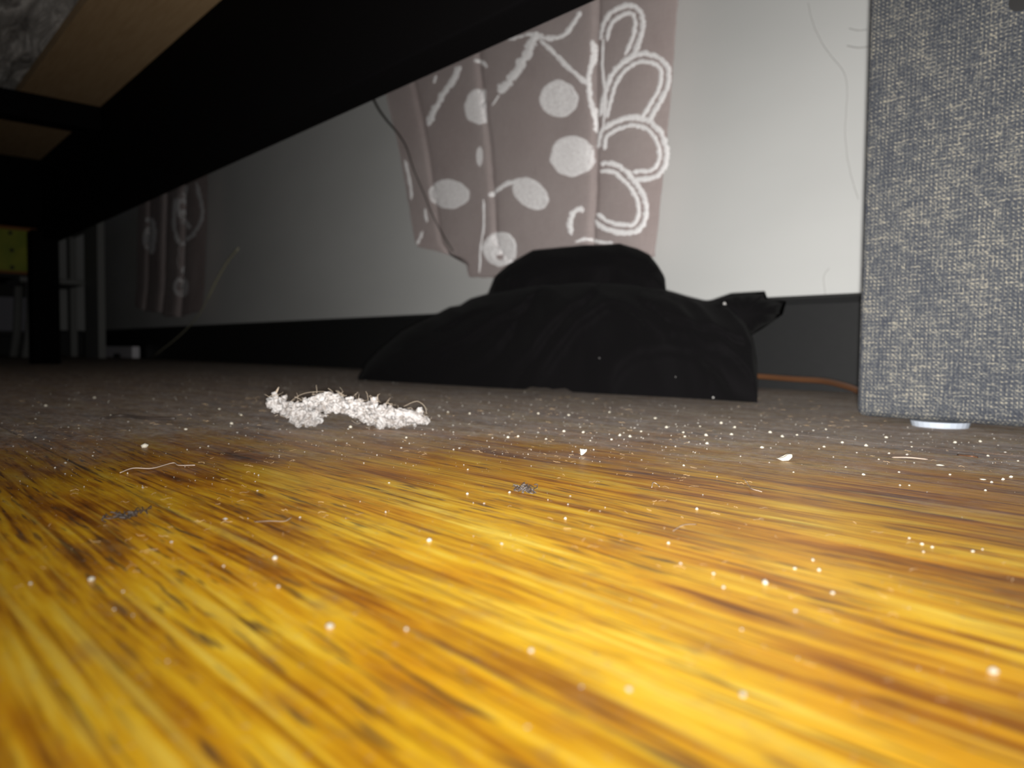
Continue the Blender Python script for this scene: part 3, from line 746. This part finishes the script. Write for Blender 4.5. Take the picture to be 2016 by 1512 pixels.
crumb(1935, 944, 14, 'flat white crumb near the right edge', flat=0.3, aspect=1.3)
crumb(1316, 1070, 9, 'tiny white crumb on the amber board right of centre')
crumb(1113, 1092-70, 9, 'tiny crumb under the dark lint clump')
# angular chips
def chip(px, py, poly, th, label):
    c = onZ(px, py); d = (c-CAM).dot(FWD); s = d/F_PX; bm = bmesh.new()
    fr_, bk = [], []
    for x, y in poly:
        for lst, t in ((fr_, -th), (bk, th)):
            p = RGT*(x*s)+_f0*(t+y*s*0.35); p.z = max(-y*s, 0)+0.0002
            lst.append(bm.verts.new(p))
    n = len(poly); bm.faces.new(fr_); bm.faces.new(bk[::-1])
    for k in range(n): bm.faces.new((fr_[k], bk[k], bk[(k+1) % n], fr_[(k+1) % n]))
    bmesh.ops.bevel(bm, geom=list(bm.edges), offset=0.0002, segments=1, affect='EDGES')
    o = obj('plaster_chip', bm, CRUMB); o.location = (c.x, c.y, 0); return tag(o, label, 'chip')
chip(1543, 908, [(-15, -5), (-2, -7), (6, -14), (13, -14), (14, -8), (8, -1), (-4, 0)], 0.0012, 'angular bone-shaped white chip lying on the brown dusty boards')
chip(1148, 897, [(-7, -14), (-1, -11), (7, -13), (6, -8), (-1, -1), (-5, 0)], 0.0010, 'small angular white chip lying below the garment')
# many more countable crumbs
GRP = 'small pale crumbs scattered over the dusty floor'
lst = [(1110, 850), (1148, 852), (1220, 858), (1240, 860), (1262, 850), (1312, 842), (1345, 852), (1378, 840), (1348, 860), (1440, 856), (1446, 842), (1516, 852), (1540, 860), (1569, 857), (1626, 846), (1658, 872), (1622, 880), (1500, 882), (1392, 874), (1390, 858), (1204, 866), (1162, 868), (1060, 815), (1120, 818), (1200, 812), (1290, 824), (1420, 834), (1346, 917), (1665, 920), (1795, 880), (1750, 893), (1930, 870), (1945, 898), (1870, 935), (1952, 950), (1990, 940), (2004, 908), (1940, 966), (1974, 945), (1790, 956), (1372, 1003), (1003, 970), (920, 973), (456, 835), (475, 818), (432, 806), (366, 846), (70, 862), (218, 820), (186, 784), (90, 800), (1790, 1060), (1815, 1072), (1835, 1078), (1934, 1082), (1915, 1086), (1818, 1087), (1612, 1123), (1600, 1103), (1565, 1120), (1405, 1130), (1424, 1157), (1460, 1240), (800, 1240), (690, 842), (800, 862), (882, 812), (925, 815), (440, 1115), (60, 1150), (225, 1200), (548, 1156), (242, 1165), (1000, 862), (1020, 860), (1075, 865), (1730, 905), (1745, 862), (1880, 872), (1705, 878), (1562, 930), (1700, 935), (1770, 930)]
for k, (x, y) in enumerate(lst):
    if y > 1000: g_, lb_ = 'tiny crumbs on the golden near boards', 'tiny pale crumb on the clean golden boards near the lens'
    elif x > 1600: g_, lb_ = 'tiny crumbs in the dust below the ottoman', 'tiny pale crumb in the dust in front of the ottoman'
    elif x < 1000: g_, lb_ = 'tiny crumbs in the dust at left', 'tiny pale crumb in the grey dust around the fluffy wad'
    else: g_, lb_ = 'tiny crumbs in the dust below the garment', 'tiny pale crumb in the grey dust in front of the garment'
    crumb(x, y, R.uniform(5, 10) if y < 1100 else R.uniform(7, 11), lb_, g_)

# threads
def thread_obj(pts, r, label, mat=LINTM, z=0.0006, name='thread'):
    bm = bmesh.new(); P_ = [onZ(x, y) for x, y in pts]
    for i, p in enumerate(P_): p.z = z+0.0008*abs(math.sin(i*1.7))
    tube(bm, catmull(P_, 6), r, 5); return tag(origin_base(obj(name, bm, mat, smooth=True)), label, 'thread')
PALE = MT('pale_pink_fibre', (0.26, 0.20, 0.16), 0.8).m
thread_obj([(236, 934), (262, 929), (300, 926), (340, 918), (352, 921), (384, 922)], 0.00022, 'pale fuzzy thread lying across the boards at left', PALE)
thread_obj([(1756, 903), (1790, 907), (1826, 908)], 0.0003, 'straight white fibre in the dust below the ottoman', PALE)
thread_obj([(1325, 1050), (1345, 1044), (1372, 1038)], 0.00007, 'fine pale fibre on the amber board right of centre', PALE)
thread_obj([(500, 1032), (530, 1036), (560, 1032), (574, 1028)], 0.00007, 'fine curved fibre on the golden boards left of centre', PALE)
thread_obj([(1283, 963), (1286, 958), (1294, 958), (1298, 966)], 0.00014, 'tiny curled hair right of the dark lint clump', PALE)
thread_obj([(1462, 946), (1466, 952), (1474, 960), (1480, 970), (1500, 974)], 0.00013, 'tiny forked fibre on the dark seam line', PALE)
thread_obj([(1885, 898), (1910, 904), (1925, 904)], 0.0003, 'reddish short fibre in the dust near the right edge', CABLE)
thread_obj([(200, 826), (240, 822), (290, 826), (345, 828)], 0.0010, 'dark brown twisted strip in the dust at left', DARKH, name='dark_strip')
# dark lint clump and dirt patch
def clump(px, py, wpx, n, label, r=0.00016):
    c = onZ(px, py); s = (c-CAM).dot(FWD)/F_PX; bm = bmesh.new()
    for i in range(n):
        p = [Vector((0, 0, 0))]*0
        q = c+_r0*R.gauss(0, wpx*0.25)*s+_f0*R.gauss(0, wpx*0.5)*s
        for k in range(4):
            p.append(Vector((q.x, q.y, R.uniform(0.0002, 0.0018))))
            q = q+Vector((R.uniform(-1, 1), R.uniform(-1, 1), 0))*wpx*0.22*s
        tube(bm, catmull(p, 3), r, 3)
    return tag(origin_base(obj('lint_clump', bm, DARKH)), label, 'lint')
clump(1034, 967, 34, 46, 'small dark tangled lint clump on the boards at centre')
clump(246, 1022, 50, 34, 'dark dirt and hair patch on the boards at left', 0.00014)

# ------------------------------------------------------------------ uncountable dust and lint
verts, faces = [], []
def octa(c, r, fl=0.7):
    b = len(verts); a = R.uniform(0, 3.14); ca, sa = math.cos(a), math.sin(a)
    rx, ry = r*R.uniform(0.6, 1.6), r*R.uniform(0.6, 1.2)
    for x, y, z in ((rx, 0, 0), (0, ry, 0), (-rx, 0, 0), (0, -ry, 0), (0, 0, r*fl), (0, 0, -r*fl)):
        verts.append((c[0]+x*ca-y*sa, c[1]+x*sa+y*ca, c[2]+z))
    for k in range(4): faces.append((b+k, b+(k+1) % 4, b+4)); faces.append((b+(k+1) % 4, b+k, b+5))
for i in range(16000):
    # polar scatter round the phone, denser outside the wiped patch
    rad = 0.08+1.5*R.random()**1.5; th = math.radians(R.uniform(0, 95))
    x = -rad*math.cos(th); y = rad*math.sin(th)
    x += 0.04; 
    if y > 0.9 or y < -0.05: continue
    if (x > -0.245 and y > 0.52) or (y > 0.58 and -1.05 < x < -0.3) or (abs(y-0.402) < 0.035 and (x < -2.2 or abs(x-0.21) < 0.05)): continue
    dens = 0.05+0.95*min(max((rad-0.28)/0.2, 0), 1)
    dens *= 0.35+1.3*max(0, n1(x*6, y*6, 7)+0.35)
    if R.random() > dens: continue
    r = 0.00012+0.00055*R.random()**6
    octa((x, y, r*0.5), r*(0.6+rad*0.7))
me = bpy.data.meshes.new('dust_grit'); me.from_pydata(verts, [], faces); o = bpy.data.objects.new('dust_grit', me); C.objects.link(o)
me.materials.append(MT('grit', (0.30, 0.28, 0.25), 0.8).m)
tag(o, 'fine pale dust grains strewn over the dusty floor boards', 'dust', kind='stuff')
bm = bmesh.new()
for i in range(1500):
    rad = 0.07+0.75*R.random()**1.1; th = math.radians(R.uniform(0, 95)); x = -rad*math.cos(th)+0.03; y = rad*math.sin(th)
    if y > 0.88 or y < -0.04: continue
    if n1(x*9, y*9, 2) < 0.0: continue
    ln = R.uniform(0.0010, 0.0034)*(0.55+rad*1.6); a = R.uniform(0, 6.28); q = Vector((x, y, 0.0002)); P_ = []
    for k in range(4):
        P_.append(q.copy()); a += R.uniform(-0.9, 0.9); q = q+Vector((math.cos(a), math.sin(a), 0))*ln/3; q.z = R.uniform(0.0001, 0.0007)
    tube(bm, P_, 0.000018+0.00007*rad, 3, cap=False)
tag(obj('floor_lint', bm, MT('lint', (0.42, 0.29, 0.16), 0.9).m), 'fine lint fibres strewn over the floor boards', 'lint', kind='stuff')
